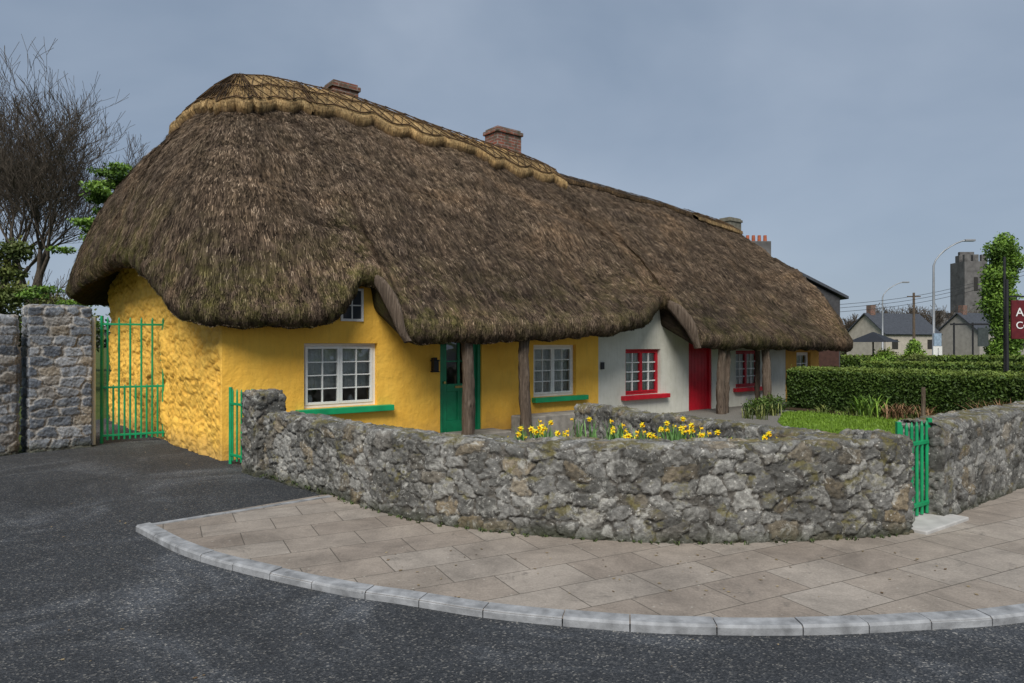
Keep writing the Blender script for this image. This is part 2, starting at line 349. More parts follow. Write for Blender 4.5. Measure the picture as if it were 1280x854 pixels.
# ---------------- rubble
def hsh(i,j,k,seed):
    x=np.sin(i*127.1+j*311.7+k*74.7+seed*19.19)*43758.5453; return x-np.floor(x)
def stone_field(a,b,cw,ch,seed,pw=3,warp=1.0):
    P=np.stack([a,b],-1)
    a=a+warp*(0.035*snoise(P,2.2,seed)+0.012*snoise(P,9,seed+1)); b=b+warp*(0.03*snoise(P,1.8,seed+2)+0.01*snoise(P,10,seed+3))
    ga=a/cw; gb=b/ch; j0=np.floor(gb)
    F1=np.full(a.shape,9.0);F2=F1.copy();r1=np.zeros(a.shape);r2=np.zeros(a.shape);r3=r1.copy()
    for dj in (-1,0,1):
        j=j0+dj; off=hsh(j,0,5,seed); i0=np.floor(ga-off)
        for di in (-1,0,1):
            i=i0+di; sx=i+off+.5+.75*(hsh(i,j,1,seed)-.5); sy=j+.5+(.62 if pw<5 else .3)*(hsh(i,j,2,seed)-.5)
            d=(np.abs(ga-sx)**pw+np.abs(gb-sy)**pw)**(1/float(pw))
            c=d<F1; F2=np.where(c,F1,np.minimum(F2,d))
            r1=np.where(c,hsh(i,j,3,seed),r1); r2=np.where(c,hsh(i,j,4,seed),r2); r3=np.where(c,hsh(i,j,7,seed),r3); F1=np.where(c,d,F1)
    return F2-F1,r1,r2,r3
def rubble_wall(name,path,thick,H,mat,cw=.25,ch=.15,res=.014,amp=.03,seed=1,z0=-.08,pillar=None,hv=.012,pw=4,warp=1.0,Hend=None):
    if pillar is not None:
        c=np.array(pillar[0]); hx,hy=pillar[1]; r=pillar[2]
        ux=np.array([math.cos(r),math.sin(r)]); uy=np.array([-ux[1],ux[0]])
        cs=[c-ux*hx-uy*hy,c+ux*hx-uy*hy,c+ux*hx+uy*hy,c-ux*hx+uy*hy,c-ux*hx-uy*hy]
        L=[]
        for p,q in zip(cs[:-1],cs[1:]):
            n=max(2,int(np.linalg.norm(q-p)/res)); L+= [p+(q-p)*t for t in np.linspace(0,1,n,endpoint=False)]
        L=np.array(L); Cn=np.repeat(c[None],len(L),0)
    else:
        P,_=smooth_poly(path,res) if len(path)>2 else (np.array([np.array(path[0])+(np.array(path[1])-np.array(path[0]))*t for t in np.linspace(0,1,int(np.linalg.norm(np.array(path[1])-np.array(path[0]))/res))]),0)
        d=np.gradient(P,axis=0); d/=np.linalg.norm(d,axis=1)[:,None]; n=np.stack([-d[:,1],d[:,0]],1)
        I=P+n*thick; M=P+n*thick/2; ne=int(thick/res)
        e1=[P[-1]+(I[-1]-P[-1])*t for t in np.linspace(0,1,ne)[1:-1]]; e0=[I[0]+(P[0]-I[0])*t for t in np.linspace(0,1,ne)[1:-1]]
        L=np.vstack([P,e1,I[::-1],e0]); Cn=np.vstack([M,[M[-1]]*len(e1),M[::-1],[M[0]]*len(e0)])
    na=len(L); t=np.roll(L,-1,0)-np.roll(L,1,0)
    k=3; t=sum(np.roll(t,s,0) for s in range(-k,k+1)); t/=np.linalg.norm(t,axis=1)[:,None]+1e-9
    nr=np.stack([t[:,1],-t[:,0]],1)
    A=np.r_[0,np.cumsum(np.linalg.norm(np.diff(L,axis=0),axis=1))]
    nh=int((H-z0)/res); tw=np.mean(np.linalg.norm(L-Cn,axis=1)); nt_=max(4,int(tw/res))
    Hh=H+hv*snoise(L,0.9,seed+9); Hc=H+hv*snoise(Cn,0.9,seed+9)
    if Hend is not None:
        x0,x1,dh=Hend; Hh=Hh+dh*sstep((L[:,0]-x0)/(x1-x0)); Hc=Hc+dh*sstep((Cn[:,0]-x0)/(x1-x0))
    V=np.zeros((na,nh+nt_,3)); NR=np.zeros_like(V); Bc=np.zeros((na,nh+nt_)); wgt=np.ones((na,nh+nt_))
    for j in range(nh):
        f=j/(nh-1); V[:,j,:2]=L; V[:,j,2]=z0+(Hh-z0)*f; NR[:,j,:2]=nr; Bc[:,j]=z0+(H-z0)*f
        e=max(0,(f*(H-z0)-(H-z0)+.05)/.05); NR[:,j,2]=e*.7; V[:,j,2]-=e*e*.012; V[:,j,:2]-=nr*e*e*.02
    for j in range(nt_):
        f=(j+1)/nt_; V[:,nh+j,:2]=L+(Cn-L)*f; V[:,nh+j,2]=Hh+(Hc-Hh)*f+.012*min(1,f*3); NR[:,nh+j,2]=1; NR[:,nh+j,:2]=nr*max(0,1-f*4)*.7
        Bc[:,nh+j]=H+tw*f; wgt[:,nh+j]=1-f**3
        V[:,nh+j,:2]-=nr*.02*max(0,1-f*3)
    NR/=np.linalg.norm(NR,axis=2)[...,None]+1e-9
    Ac=np.repeat(A[:,None],nh+nt_,1)
    e,r1,r2,r3=stone_field(Ac,Bc,cw,ch,seed,pw,warp)
    D=(sstep(e/.16)-.7)*amp+(r3-.5)*amp*.8
    D=D+.005*snoise(V,7,seed+4)+.004*snoise(V,19,seed+5)+.003*snoise(V,33,seed+6)
    V=V+NR*(D*wgt)[...,None]
    col=np.stack([r1,np.clip(e,0,1),r2],-1).reshape(-1,3)
    return meshq(name,V,gridF(na,nh+nt_,True),mat,None,col,True)
rubble_wall('garden_wall',wp,.42,.76,M_wall,.22,.125,.0125,.024,3,Hend=(-2.5,3.4,.05))
rubble_wall('wall_pillar',None,0,1.02,M_wall,.22,.14,.015,.024,5,pillar=((-3.26,8.98),(.20,.22),.75))
rubble_wall('wall_pillar',None,0,.85,M_wall,.22,.14,.015,.022,8,pillar=((3.27,6.15),(.20,.22),.15))
rubble_wall('garden_wall',[(4.06,6.42),(8.0,9.54),(16,15.9)],.42,.88,M_wall,.22,.13,.018,.024,11)
rubble_wall('partition_wall',[(.95,10.4),(3.2,6.75)],.35,.72,M_wall,.22,.13,.02,.02,14)
rubble_wall('boundary_stone_wall',[(-9.9,6.9),(-7.85,10.1),(-7.62,10.56)],.5,2.10,M_lwall,.30,.15,.016,.022,17,pw=7,warp=.45)
rubble_wall('boundary_wall_pillar',None,0,2.25,M_lwall,.32,.16,.015,.025,21,pillar=((-7.42,11.13),(.42,.30),.80),pw=7,warp=.45)

# ---------------- cottage
cot=empty('thatched_cottage',(C0[0],C0[1],0),TH)
def wall_open(name,s0,s1,t0,t1,z0,z1,ops,mat):
    mb=MB(); xs=s0
    for (a,b,c,d) in sorted(ops):
        if a>xs: mb.box(xs,a,t0,t1,z0,z1)
        if c>z0: mb.box(a,b,t0,t1,z0,c)
        if d<z1: mb.box(a,b,t0,t1,d,z1)
        xs=b
    mb.box(xs,s1,t0,t1,z0,z1); return mb.obj(name,mat,cot)
wall_open('front_wall_yellow',0,7.77,0,.4,-.1,2.85,[(1.22,2.49,.63,1.66),(3.73,4.65,.02,1.95),(5.93,7.1,.58,1.63)],M_yel)
wall_open('front_wall_cream',7.77,15.4,0.004,.4,-.2,2.6,[(8.64,9.86,.49,1.53),(10.93,11.88,-.15,1.75),(12.93,14.1,.49,1.47)],M_white)
wall_open('front_wall_ochre',15.4,17.3,0,.4,-.2,1.9,[(16.0,16.8,.5,1.4)],simple('ochre_render',(0.55,0.30,0.06),.8,.15,3))
MB().box(0.3,17.0,6.8,7.0,-.1,2.3).box(17.0,17.2,.41,6.79,-.1,1.8).obj('rear_and_end_walls',M_white,cot)
MB().box(0.3,16.9,.42,6.7,-.05,0.0).obj('floor_inside',M_dark,cot)
na,nb=380,190
A,B=np.meshgrid(np.linspace(0,7,na),np.linspace(0,1,nb),indexing='ij')
top=np.interp(A,[0,1,2.5,6,7],[2.8,3.1,3.6,3.6,3.0]); Z=-.12+(top+.12)*B
e,r1,r2,r3=stone_field(A,Z,.34,.21,31)
P2=np.stack([A,Z],-1)
D=(sstep(e/.35)-.5)*.018+(r3-.5)*.028+.022*snoise(P2,.8,3)+.008*snoise(P2,2.4,4)+.006*snoise(P2,6,5)+.004*snoise(P2,11,6)
D*=sstep(A/.12)
V=np.stack([-.02-.057*A-D,A,Z],-1); V[0,:,0]=-.001; V[0,:,1]=.0
meshq('gable_wall_rough',V,gridF(na,nb),M_yelr,cot,np.stack([r1,np.clip(e,0,1),r2],-1).reshape(-1,3),True)

def window(name,s0,s1,z0,z1,fm,leaves=2,cols=2,rows=4,sill=None,curt=.62,sx=(.12,.12),bars=None):
    mb=MB(); y0,y1=.09,.15; w=.045; mu=MB()
    mb.box(s0,s0+w,y0,y1,z0,z1).box(s1-w,s1,y0,y1,z0,z1).box(s0+w,s1-w,y0,y1,z1-w,z1).box(s0+w,s1-w,y0,y1,z0,z0+w)
    a0,a1,b0,b1=s0+w+.003,s1-w-.003,z0+w+.003,z1-w-.003; lw=(a1-a0)/leaves; lf=.042
    for l in range(leaves):
        x0=a0+l*lw+.002; x1=x0+lw-.004; p,q=y0-.012,y1-.02
        mb.box(x0,x0+lf,p,q,b0,b1).box(x1-lf,x1,p,q,b0,b1).box(x0+lf,x1-lf,p,q,b1-lf,b1).box(x0+lf,x1-lf,p,q,b0,b0+lf)
        iw=x1-x0-2*lf; ih=b1-b0-2*lf; hw=.009 if bars is None else .013
        for c in range(1,cols): xx=x0+lf+iw*c/cols; mu.box(xx-hw,xx+hw,p+.01,q-.008,b0+lf,b1-lf)
        for r in range(1,rows):
            zz=b0+lf+ih*r/rows
            for c in range(cols): mu.box(x0+lf+iw*c/cols+(hw if c else 0),x0+lf+iw*(c+1)/cols-(hw if c<cols-1 else 0),p+.012,q-.008,zz-hw,zz+hw)
    mb.obj(name+'_frame',fm,cot,.003); mu.obj(name+'_glazing_bars',bars or fm,cot)
    meshq(name+'_glass',[(a0+.03,.118,b0+.03),(a1-.03,.118,b0+.03),(a1-.03,.118,b1-.03),(a0+.03,.118,b1-.03)],[[0,1,2,3]],M_glass,cot)
    xs=np.linspace(s0,s1,120); zl=z1-(z1-z0)*curt
    X,Z=np.meshgrid(xs,np.linspace(zl,z1,6),indexing='ij')
    Y=(.24 if bars is None else .16)+.015*np.sin(X*55)+.006*np.sin(X*131)
    Z=Z+np.where(Z<zl+.01,.015*np.sin(X*30),0)
    meshq(name+'_curtain',np.stack([X,Y,Z],-1),gridF(120,6),M_curt,cot,None,True)
    if curt<.8: MB().tube([(s0+.2,.3,z0),(s0+.2,.3,z0+.06),(s0+.2,.3,z0+.14),(s0+.2,.3,z0+.2)],[.03,.055,.06,.03]).tube([(s1-.35,.3,z0),(s1-.35,.3,z0+.09),(s1-.35,.3,z0+.17)],[.05,.06,.02]).obj(name+'_ornaments',M_wframe,cot,0,True)
    if sill:
        MB().box(s0-sx[0],s1+sx[1],-.13,.085,z0-.10,z0-.003).obj(name+'_sill',sill,cot,.008)
window('window_left',1.22,2.49,.63,1.66,M_wframe,sill=M_green,curt=.72,sx=(.14,.25))
window('window_middle',5.93,7.1,.58,1.63,M_wframe,sill=M_green,curt=.95,sx=(.05,.25))
window('window_red_frame',8.64,9.86,.49,1.53,M_red,sill=M_red,curt=.97,sx=(.15,.2),bars=M_wframe)
window('window_red_frame_right',12.93,14.1,.49,1.47,M_red,sill=M_red,curt=.97,bars=M_wframe)
window('window_end',16.0,16.8,.5,1.4,M_wframe,leaves=1,rows=3,curt=.5)
mb=MB()
mb.box(1.82,1.86,-.03,-.002,2.02,2.56).box(2.18,2.22,-.03,-.002,2.02,2.56).box(1.86,2.18,-.03,-.002,2.02,2.06).box(1.86,2.18,-.03,-.002,2.52,2.56).box(2.01,2.03,-.025,-.002,2.06,2.52).box(1.86,2.01,-.022,-.002,2.27,2.29).box(2.03,2.18,-.022,-.002,2.27,2.29)
mb.obj('loft_window_frame',M_wframe,cot); MB().box(1.86,2.18,-.012,-.003,2.06,2.52).obj('loft_window_pane',simple('dark_glass',(0.05,0.06,0.07),.08,.1,3,.6,0),cot)
mb=MB(); mb.box(3.73,3.80,.03,.16,.02,1.95).box(4.58,4.65,.03,.16,.02,1.95).box(3.80,4.58,.03,.16,1.86,1.95)
mb.box(3.80,3.92,.08,.13,.03,1.85).box(4.46,4.58,.08,.13,.03,1.85).box(3.92,4.46,.08,.13,1.74,1.85).box(3.92,4.46,.08,.13,.03,.25).box(3.92,4.46,.08,.13,.78,.92)
mb.box(4.165,4.215,.083,.13,.92,1.74).box(4.165,4.215,.083,.13,.25,.78).box(3.92,4.165,.105,.125,.25,.78).box(4.215,4.46,.105,.125,.25,.78).box(3.92,4.165,.09,.12,1.32,1.345).box(4.215,4.46,.09,.12,1.32,1.345)
mb.obj('green_door',M_green2,cot,.006)
meshq('green_door_glass',[(3.92,.108,.92),(4.46,.108,.92),(4.46,.108,1.74),(3.92,.108,1.74)],[[0,1,2,3]],M_glass,cot)
MB().tube([(3.86,.04,.95),(3.86,.075,.95)],[.025,.02]).box(4.1,4.28,.065,.08,.84,.88).obj('door_furniture',simple('brass',(0.5,0.36,0.12),.3,.1,5,.5,.05,.9),cot)
mb=MB(); mb.box(10.93,11.0,.03,.16,-.15,1.75).box(11.81,11.88,.03,.16,-.15,1.75).box(11.0,11.81,.03,.16,1.67,1.75)
for i in range(6): mb.box(11.0+i*.135+.003,11.0+(i+1)*.135-.003,.08,.13,-.14,1.66)
mb.obj('red_door',M_red,cot,.004); MB().box(11.02,11.8,.131,.14,-.14,1.66).obj('red_door_back',M_dark,cot)
MB().box(3.5,3.62,-.16,-.04,1.15,1.17).box(3.51,3.61,-.15,-.05,1.17,1.34).box(3.5,3.62,-.16,-.04,1.34,1.37).box(3.54,3.58,-.06,-.002,1.36,1.4).box(3.53,3.59,-.13,-.07,1.37,1.41).obj('door_lantern',M_black,cot,.004)
MB().box(12.2,12.5,-.02,-.002,1.2,1.36).obj('name_plaque',M_wood,cot)
MB().box(7.83,7.93,-.03,-.003,1.1,1.25).obj('meter_box',M_black,cot)
MB().box(5.15,7.35,-.75,-.25,-.05,.30).box(3.5,4.9,-.6,-.0,-.05,.06).obj('stone_bench',simple('step_stone',(0.24,0.22,0.19),.9,.3,6,.2,.7),cot,.02)
def post(name,s,t,h,r,seed,lean=0):
    n=14; k=24; V=np.zeros((k,n,3)); rr=np.random.default_rng(seed)
    for i in range(k):
        f=i/(k-1); z=-.1+(h+.1)*f; cx=s+.025*math.sin(f*4+seed)+lean*f; cy=t+.02*math.sin(f*5+seed*2)
        for j in range(n):
            a=2*math.pi*j/n; R=r*(1.12-.2*f+.10*math.sin(a*3+f*3+seed)+.05*math.sin(a*5-f*9))+.008*rr.normal()
            V[i,j]=(cx+R*math.cos(a),cy+R*math.sin(a),z)
    V2=np.transpose(V,(1,0,2)); meshq(name,V2,gridF(n,k,True),M_wood,cot,None,True)
post('porch_post_1',3.70,-.9,2.1,.10,1); post('porch_post_2',4.94,-.9,2.1,.095,2,.03)
post('porch_post_3',10.95,-.9,1.95,.09,3,.05); post('porch_post_4',11.25,-.85,1.95,.06,4); post('porch_post_5',12.9,-.9,1.95,.10,5,-.03); post('porch_post_6',13.15,-.5,1.95,.06,6)

# ---------------- thatch roof
front=[(17.4,-.95,1.42),(16,-1.05,1.45),(12,-1.1,1.5),(10.1,-1.05,1.52),(9.88,-.95,1.65),(9.82,-.65,2.15),(9.76,-.35,2.46),(9.4,-.35,2.45),(9.0,-.55,2.3),(8.5,-.85,2.08),(7.96,-1,1.95),(7,-1.1,1.8),(5.5,-1.1,1.7),(4,-1.1,1.65),(3,-1.1,1.64),(2.52,-1.03,1.66),(2.42,-.9,1.85),(2.37,-.6,2.3),(2.33,-.3,2.6),(2.05,-.3,2.58),(1.85,-.4,2.3),(1.6,-.5,2.0),(1.3,-.55,1.9),(.7,-.58,1.87)]
nf=len(front)
rest=[(.1,-.5,1.87),(-.42,-.15,1.93),(-.62,.5,2.12),(-.7,1.5,2.6),(-.75,2.5,2.9),(-.85,3.5,3.0),(-.98,5,2.92),(-1.15,6.3,2.72),(-1.2,7.1,2.6),(-.8,7.75,2.55),(.1,8.0,2.45),(1.3,8.0,2.35),(5,8,2.3),(10,8,2.2),(17,8,2.0),(18.1,7.5,1.9),(18.5,5.5,1.8),(18.55,3.5,1.75),(18.4,1.0,1.6),(18.2,-.1,1.5),(17.95,-.65,1.43),(17.4,-.95,1.42)]
CT=np.array(front+rest); isf=np.r_[np.ones(nf),np.zeros(len(rest))]; isf[0]=0; isf[nf-1]=0
L=np.r_[0,np.cumsum(np.linalg.norm(np.diff(CT,axis=0),axis=1))]
iback=nf+11
q1=np.arange(0,L[iback],.05); q2=np.arange(L[iback],L[-1],.2); Q=np.r_[q1,q2]
E=np.stack([np.interp(Q,L,CT[:,k]) for k in range(3)],1); W=np.interp(Q,L,isf)
ker=np.array([1,2,3,2,1])/9.
for k in range(3):
    pad=np.r_[E[-2:,k],E[:,k],E[:2,k]]; E[:,k]=np.convolve(pad,ker,'valid')
nv=len(E)
zb=1.9-.022*E[:,0]
wf=sstep(W)
E0=E.copy(); E0[:,1]=E[:,1]*(1-wf)+(-.62)*wf; E0[:,2]=E[:,2]*(1-wf)+zb*wf
SR=np.clip(E[:,0],1.3,17.7)
ZR=np.interp(SR,[1.3,1.8,3.5,8.45,9.15,9.45,13,17.0,17.7],[6.84,6.92,6.92,6.46,6.36,6.26,6.10,5.80,5.66])
R=np.stack([SR,np.full(nv,3.5),ZR],1)
hip=np.maximum(sstep((2.6-E[:,0])/2.6),.9*sstep((E[:,0]-16.2)/1.8))
out=E[:,:2]-R[:,:2]; out/=np.linalg.norm(out,axis=1)[:,None]
out[(wf>.5)]=[0,-1]
tq=[0,.03,.08,.18,.39,.6,.73,.84,.93,1]; th=[0,.085,.19,.355,.57,.73,.83,.91,.965,1]
def surf(q,rise=.36):
    q=np.broadcast_to(np.asarray(q,float),(nv,))
    P=R+(E0-R)*(1-q)[:,None]
    fh=np.interp(q,tq,th); ff=1-(1-q)**1.17; ff=ff+.03*np.sin(np.pi*np.clip(q,0,1))
    fr=fh*hip+ff*(1-hip); z0=E0[:,2]+rise
    z=z0+(R[:,2]-z0)*fr
    P[:,2]=z; k=((1-q)**5)[:,None]; P=P+(E-E0)*k
    val=.10*np.exp(-((E[:,0]-9.35)/.22)**2)*(1-q)*sstep(q*8)*(E[:,1]<3.5)
    P[:,2]+= (.06*snoise(P[:,:2],.35,5)+.03*snoise(P[:,:2],1.1,6))*sstep(q*5)*(1-q**4)-val
    return P
rings=[]
def rim(inw,dz):
    P=E.copy(); P[:,:2]-=out*inw; P[:,2]+=dz; return P
wob=.022*snoise(E,1.2,12)+.008*snoise(E,5,13)
rings.append(rim(1.3,.6)); rings.append(rim(.5,.2)); rings.append(rim(.12,.0)+np.c_[out*0,wob]); rings.append(rim(.03,.03)+np.c_[out*0,wob]); rings.append(rim(-.03,.11)); rings.append(rim(-.05,.2)); rings.append(rim(-.035,.29))
nrim=len(rings)
qs=np.r_[0,.012,.03,np.linspace(.05,1,76)]
for q in qs: rings.append(surf(q))
G=np.stack(rings,1)
nr=G.shape[1]
sl=np.concatenate([np.zeros((nv,1)),np.cumsum(np.linalg.norm(np.diff(G,axis=1),axis=2),axis=1)],1)
uv=np.stack([np.repeat(Q[:,None],nr,1),sl],-1).reshape(-1,2)
dn=np.zeros_like(G); dn[:,1:]=G[:,:-1]-G[:,1:]; dn/=np.linalg.norm(dn,axis=2)[...,None]+1e-9
al=np.roll(G,-1,0)-G; al/=np.linalg.norm(al,axis=2)[...,None]+1e-9
nm=np.cross(al,dn); nm/=np.linalg.norm(nm,axis=2)[...,None]+1e-9
flip=np.sign(np.sum(nm*np.concatenate([np.repeat(out[:,None,:],nr,1),np.ones((nv,nr,1))],2),axis=2)); nm*=flip[...,None]
lump=.009*rng.normal(size=(nv,nr))+.010*snoise(G,2.6,77)+.008*snoise(G,5.5,78)
lump[:,:3]=0; lump[:,-1]=0; lump*=np.clip((nr-1-np.arange(nr))/12.,0,1)[None,:]
G=G+nm*lump[...,None]
S_=G[...,0]
def mossf(z,ez,s): return np.clip(np.clip(1.15-(z-ez)/1.5,0,1)*np.where(s<3.5,1.0,.5)+.08,0,1)
moss=mossf(G[...,2],E[:,None,2],S_)
rnd=.50+.16*snoise(np.stack([uv.reshape(nv,nr,2)[...,0]*9,uv.reshape(nv,nr,2)[...,1]*1.2],-1),1,4)+lump*6
hg=np.clip((G[...,2]-2)/5,0,1); rnd=rnd-.14+.18*hg
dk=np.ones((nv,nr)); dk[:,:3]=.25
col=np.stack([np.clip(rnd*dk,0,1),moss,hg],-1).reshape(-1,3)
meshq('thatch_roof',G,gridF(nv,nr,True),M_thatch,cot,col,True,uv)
vis=np.where((Q<L[nf+9]))[0]; nvis=len(vis)
def straws(name,M,klo,khi,lr,wr,lift,mat,power=1.0,bias=0.0):
    i=rng.integers(0,nvis-1,M)
    kf=klo+(khi-klo)*rng.random(M)**power; k=kf.astype(int); fk=(kf-k)[:,None]; fi=rng.random(M)[:,None]
    k=np.clip(k,1,nr-2)
    keep=rng.random(M)<np.where(hip[i]>.5,1.05-(k/nr),1.0); i=i[keep];k=k[keep];fk=fk[keep];fi=fi[keep]; M=len(i)
    p=G[i,k]*(1-fi)+G[i+1,k]*fi; p2=G[i,k+1]*(1-fi)+G[i+1,k+1]*fi; p=p*(1-fk)+p2*fk
    d=dn[i,k]; a=al[i,k]; n=nm[i,k]
    d=d+a*rng.normal(0,.17,(M,1)); ln=rng.uniform(*lr,(M,1)); wd=rng.uniform(*wr,(M,1)); lf=rng.uniform(lift*.2,lift,(M,1))
    a0=p-d*ln*.3+n*.002; a1=p+d*ln*.7+n*lf
    V=np.stack([a0-a*wd/2,a0+a*wd/2,a1+a*wd*.35,a1-a*wd*.35],1).reshape(-1,3)
    F=np.arange(M*4).reshape(-1,4)
    hh=np.clip((p[:,2]-2)/5,0,1)
    r=np.clip(rng.beta(1.8,2.2,M)+.18*hh-.06+bias+lump[i,k]*6,0,1)
    mo=mossf(p[:,2],E[i,2],p[:,0])
    cl=np.repeat(np.stack([r,mo,hh],1),4,0)
    meshq(name,V,F,mat,cot,cl)
straws('thatch_straws',160000,nrim-2,nr-10,(.05,.14),(.006,.015),.030,M_straw)
straws('thatch_eave_straws',42000,2,nrim+2,(.05,.12),(.006,.013),.02,M_straw)
def cap(name,smin,smax,q0f,q0h,thick,mat,straw,dark=0.0,rods=True,rr_=.017,sc_=.035):
    ids=np.where((SR>=smin)&(SR<=smax)&(~((E[:,0]>17.9))))[0]
    segs=np.split(ids,np.where(np.diff(ids)>1)[0]+1)
    rodm=M_wood if dark>.2 else simple('hazel_rod',(0.085,0.05,0.022),.8,.3,10)
    for si,ids in enumerate(segs):
        if len(ids)<4: continue
        q0=q0f*(1-hip)+q0h*hip; q0=q0-sc_*np.abs(np.sin(Q*3.6))*(1-.2*hip); m=9; rg=[]
        offp=np.concatenate([out*.5,np.ones((nv,1))*.9],1)
        rg.append(surf(q0)+offp*(-.02))
        P=surf(q0)+offp*thick*.9; rg.append(P)
        for t in np.linspace(0,1,m)[1:]:
            q=q0+(1-q0)*t; P=surf(q)+offp*thick
            P[:,:2]-=out*(thick*.5*t**2); P[:,2]-=hip*thick*.1*t; rg.append(P)
        Gc=np.stack([r[ids] for r in rg],1)
        n_,r_=Gc.shape[:2]; sc=np.concatenate([np.zeros((n_,1)),np.cumsum(np.linalg.norm(np.diff(Gc,axis=1),axis=2),axis=1)],1)
        u=np.stack([np.repeat(Q[ids][:,None],r_,1),sc],-1).reshape(-1,2)
        rn=np.clip(.66-dark+.15*snoise(u*np.array([7,1.]),1,3),0,1)
        rn=rn.reshape(n_,r_); rn[:,0]*=.2; rn=rn.ravel()
        meshq(name+('_front' if si==0 else '_rear'),Gc,gridF(n_,r_),mat,cot,np.stack([rn,0*rn,rn],1),True,u)
        if rods:
            mb=MB(); upn=np.concatenate([out[ids]*.6,np.ones((n_,1))],1)
            def line(tt,step=2,r=rr_):
                k=1+int(round(tt*(m-1))); pts=[Gc[i,k]+upn[i]*.026 for i in range(0,n_,step)]
                mb.tube(pts,[r]*len(pts),5)
            line(.12);line(.5);line(.87,2,rr_*.8)
            for (ta,tb) in ((.12,.5),(.5,.87)):
                k1,k2=1+int(round(ta*8)),1+int(round(tb*8)); st=5; f=True; pts=[];pts2=[]
                for i in range(0,n_,st):
                    pts.append(Gc[i,k1 if f else k2]+upn[i]*.034); pts2.append(Gc[i,k2 if f else k1]+upn[i]*.040); f=not f
                mb.tube(pts,[rr_*.7]*len(pts),4); mb.tube(pts2,[rr_*.7]*len(pts2),4)
            mb.obj(name+'_rods_%d'%si,rodm,cot,0,True)
            M=12000 if si==0 else 500; ii=rng.integers(0,n_-1,M); kk=rng.integers(1,r_-1,M); kk=np.where(rng.random(M)<.3,1,kk); fi=rng.random((M,1)); fk=rng.random((M,1))
            fk=np.where((kk==1)[:,None],fk*.3,fk)
            p=(Gc[ii,kk]*(1-fi)+Gc[ii+1,kk]*fi)*(1-fk)+(Gc[ii,kk+1]*(1-fi)+Gc[ii+1,kk+1]*fi)*fk
            d=Gc[ii,kk-1]-Gc[ii,kk]; d[kk==1]=np.array([0,0,-1]); d/=np.linalg.norm(d,axis=1)[:,None]+1e-9
            a=Gc[ii+1,kk]-Gc[ii,kk]; a/=np.linalg.norm(a,axis=1)[:,None]+1e-9
            ln=rng.uniform(.05,.13,(M,1)); n=np.array([0,0,1.]); wd=.005
            a0=p-d*ln*.4+n*.003; a1=p+d*ln*.5+n*rng.uniform(.003,.014,(M,1))+a*rng.normal(0,.02,(M,1))
            V=np.stack([a0-a*wd,a0+a*wd,a1+a*wd*.7,a1-a*wd*.7],1).reshape(-1,3)
            r=np.clip(rng.beta(2,2,M)+.14-dark,0,1)
            meshq(name+'_straws_%d'%si,V,np.arange(M*4).reshape(-1,4),straw,cot,np.repeat(np.stack([r,r*0,r],1),4,0))
cap('ridge_cap',1.0,9.2,.80,.64,.16,M_cap,M_capstraw)
cap('ridge_cap_old',9.42,15.2,.90,.9,.07,M_cap,M_capstraw,.60,True,.009,.015)
cap('ridge_cap_new',15.2,17.7,.86,.80,.11,M_cap,M_capstraw,.15,True,.012,.02)
def board(name,pts,w=.30,th=.10):
    P,_=smooth_poly(pts,.03); n=len(P); V=np.zeros((n,10,3))
    d=np.gradient(P,axis=0); d/=np.linalg.norm(d,axis=1)[:,None]
    for i in range(n):
        f=i/(n-1); x=np.array([1.,0,0]); y=np.cross(d[i],x); y/=np.linalg.norm(y); ww=w*(.6+.5*math.sin(math.pi*min(1,f*1.1)))
        for k in range(10):
            a=2*math.pi*k/10; r=1+.12*math.sin(a*3+f*6)
            V[i,k]=P[i]+x*math.cos(a)*th*.5*r+y*math.sin(a)*ww*.5*r
    b=np.transpose(V,(1,0,2)); meshq(name,b,gridF(10,n,True),M_wood,cot,None,True)
board('thatch_edge_board_1',[(2.30,-.28,2.72),(2.31,-.58,2.52),(2.33,-.86,2.2),(2.38,-1.0,1.85),(2.47,-1.04,1.68)],.30,.10)
board('thatch_edge_board_2',[(9.68,-.34,2.60),(9.70,-.64,2.38),(9.74,-.9,2.05),(9.80,-1.0,1.75),(9.88,-1.03,1.55)],.30,.10)
def chim(name,s,t,w,d,z0,z1,par=cot,mat=M_brick):
    MB().box(s-w/2,s+w/2,t-d/2,t+d/2,z0,z1-.16).box(s-w/2-.04,s+w/2+.04,t-d/2-.04,t+d/2+.04,z1-.157,z1-.06).box(s-w/2+.01,s+w/2-.01,t-d/2+.01,t+d/2-.01,z1-.057,z1).obj(name,mat,par,.01)
chim('chimney_1',3.62,3.9,.60,.5,5.8,7.42); chim('chimney_2',8.2,3.9,.8,.55,5.8,7.30)
chim('chimney_3',20.2,5.0,.75,.5,5.0,6.50,cot,simple('old_chimney_stone',(0.15,0.14,0.11),.9,.35,6,.2,.6))
MB().box(19.0,21.0,4.2,6.0,-.1,5.2).obj('rear_annex',M_white,cot)

# ---------------- gates
def gate(name,p,q,z0,H,n,rails,r=.011,low=None,mat=M_green,posts=True):
    g=empty(name); p=np.array(p);q=np.array(q); mb=MB()
    for i in range(n):
        c=p+(q-p)*(i+.5)/n; mb.tube([(c[0],c[1],z0+.04),(c[0],c[1],z0+H-.04),(c[0],c[1],z0+H)],[r,r,r*.3],8)
    if low:
        for i in range(1,n):
            c=p+(q-p)*(i)/n; mb.tube([(c[0],c[1],z0+.04),(c[0],c[1],z0+low-.03),(c[0],c[1],z0+low)],[r,r,r*.3],8)
    mb.obj('bars',mat,g,0,False)
    mb=MB()
    for z in rails: mb.obox(p,q,.034,z0+z,z0+z+.035)
    mb.obj('rails',mat,g,.003)
    if posts:
        mb=MB()
        for c in (p,q): mb.obox(c-np.array([.02,0]),c+np.array([.02,0]),.04,z0-.03,z0+H+.02)
        mb.obj('posts',mat,g,.004)
    return g
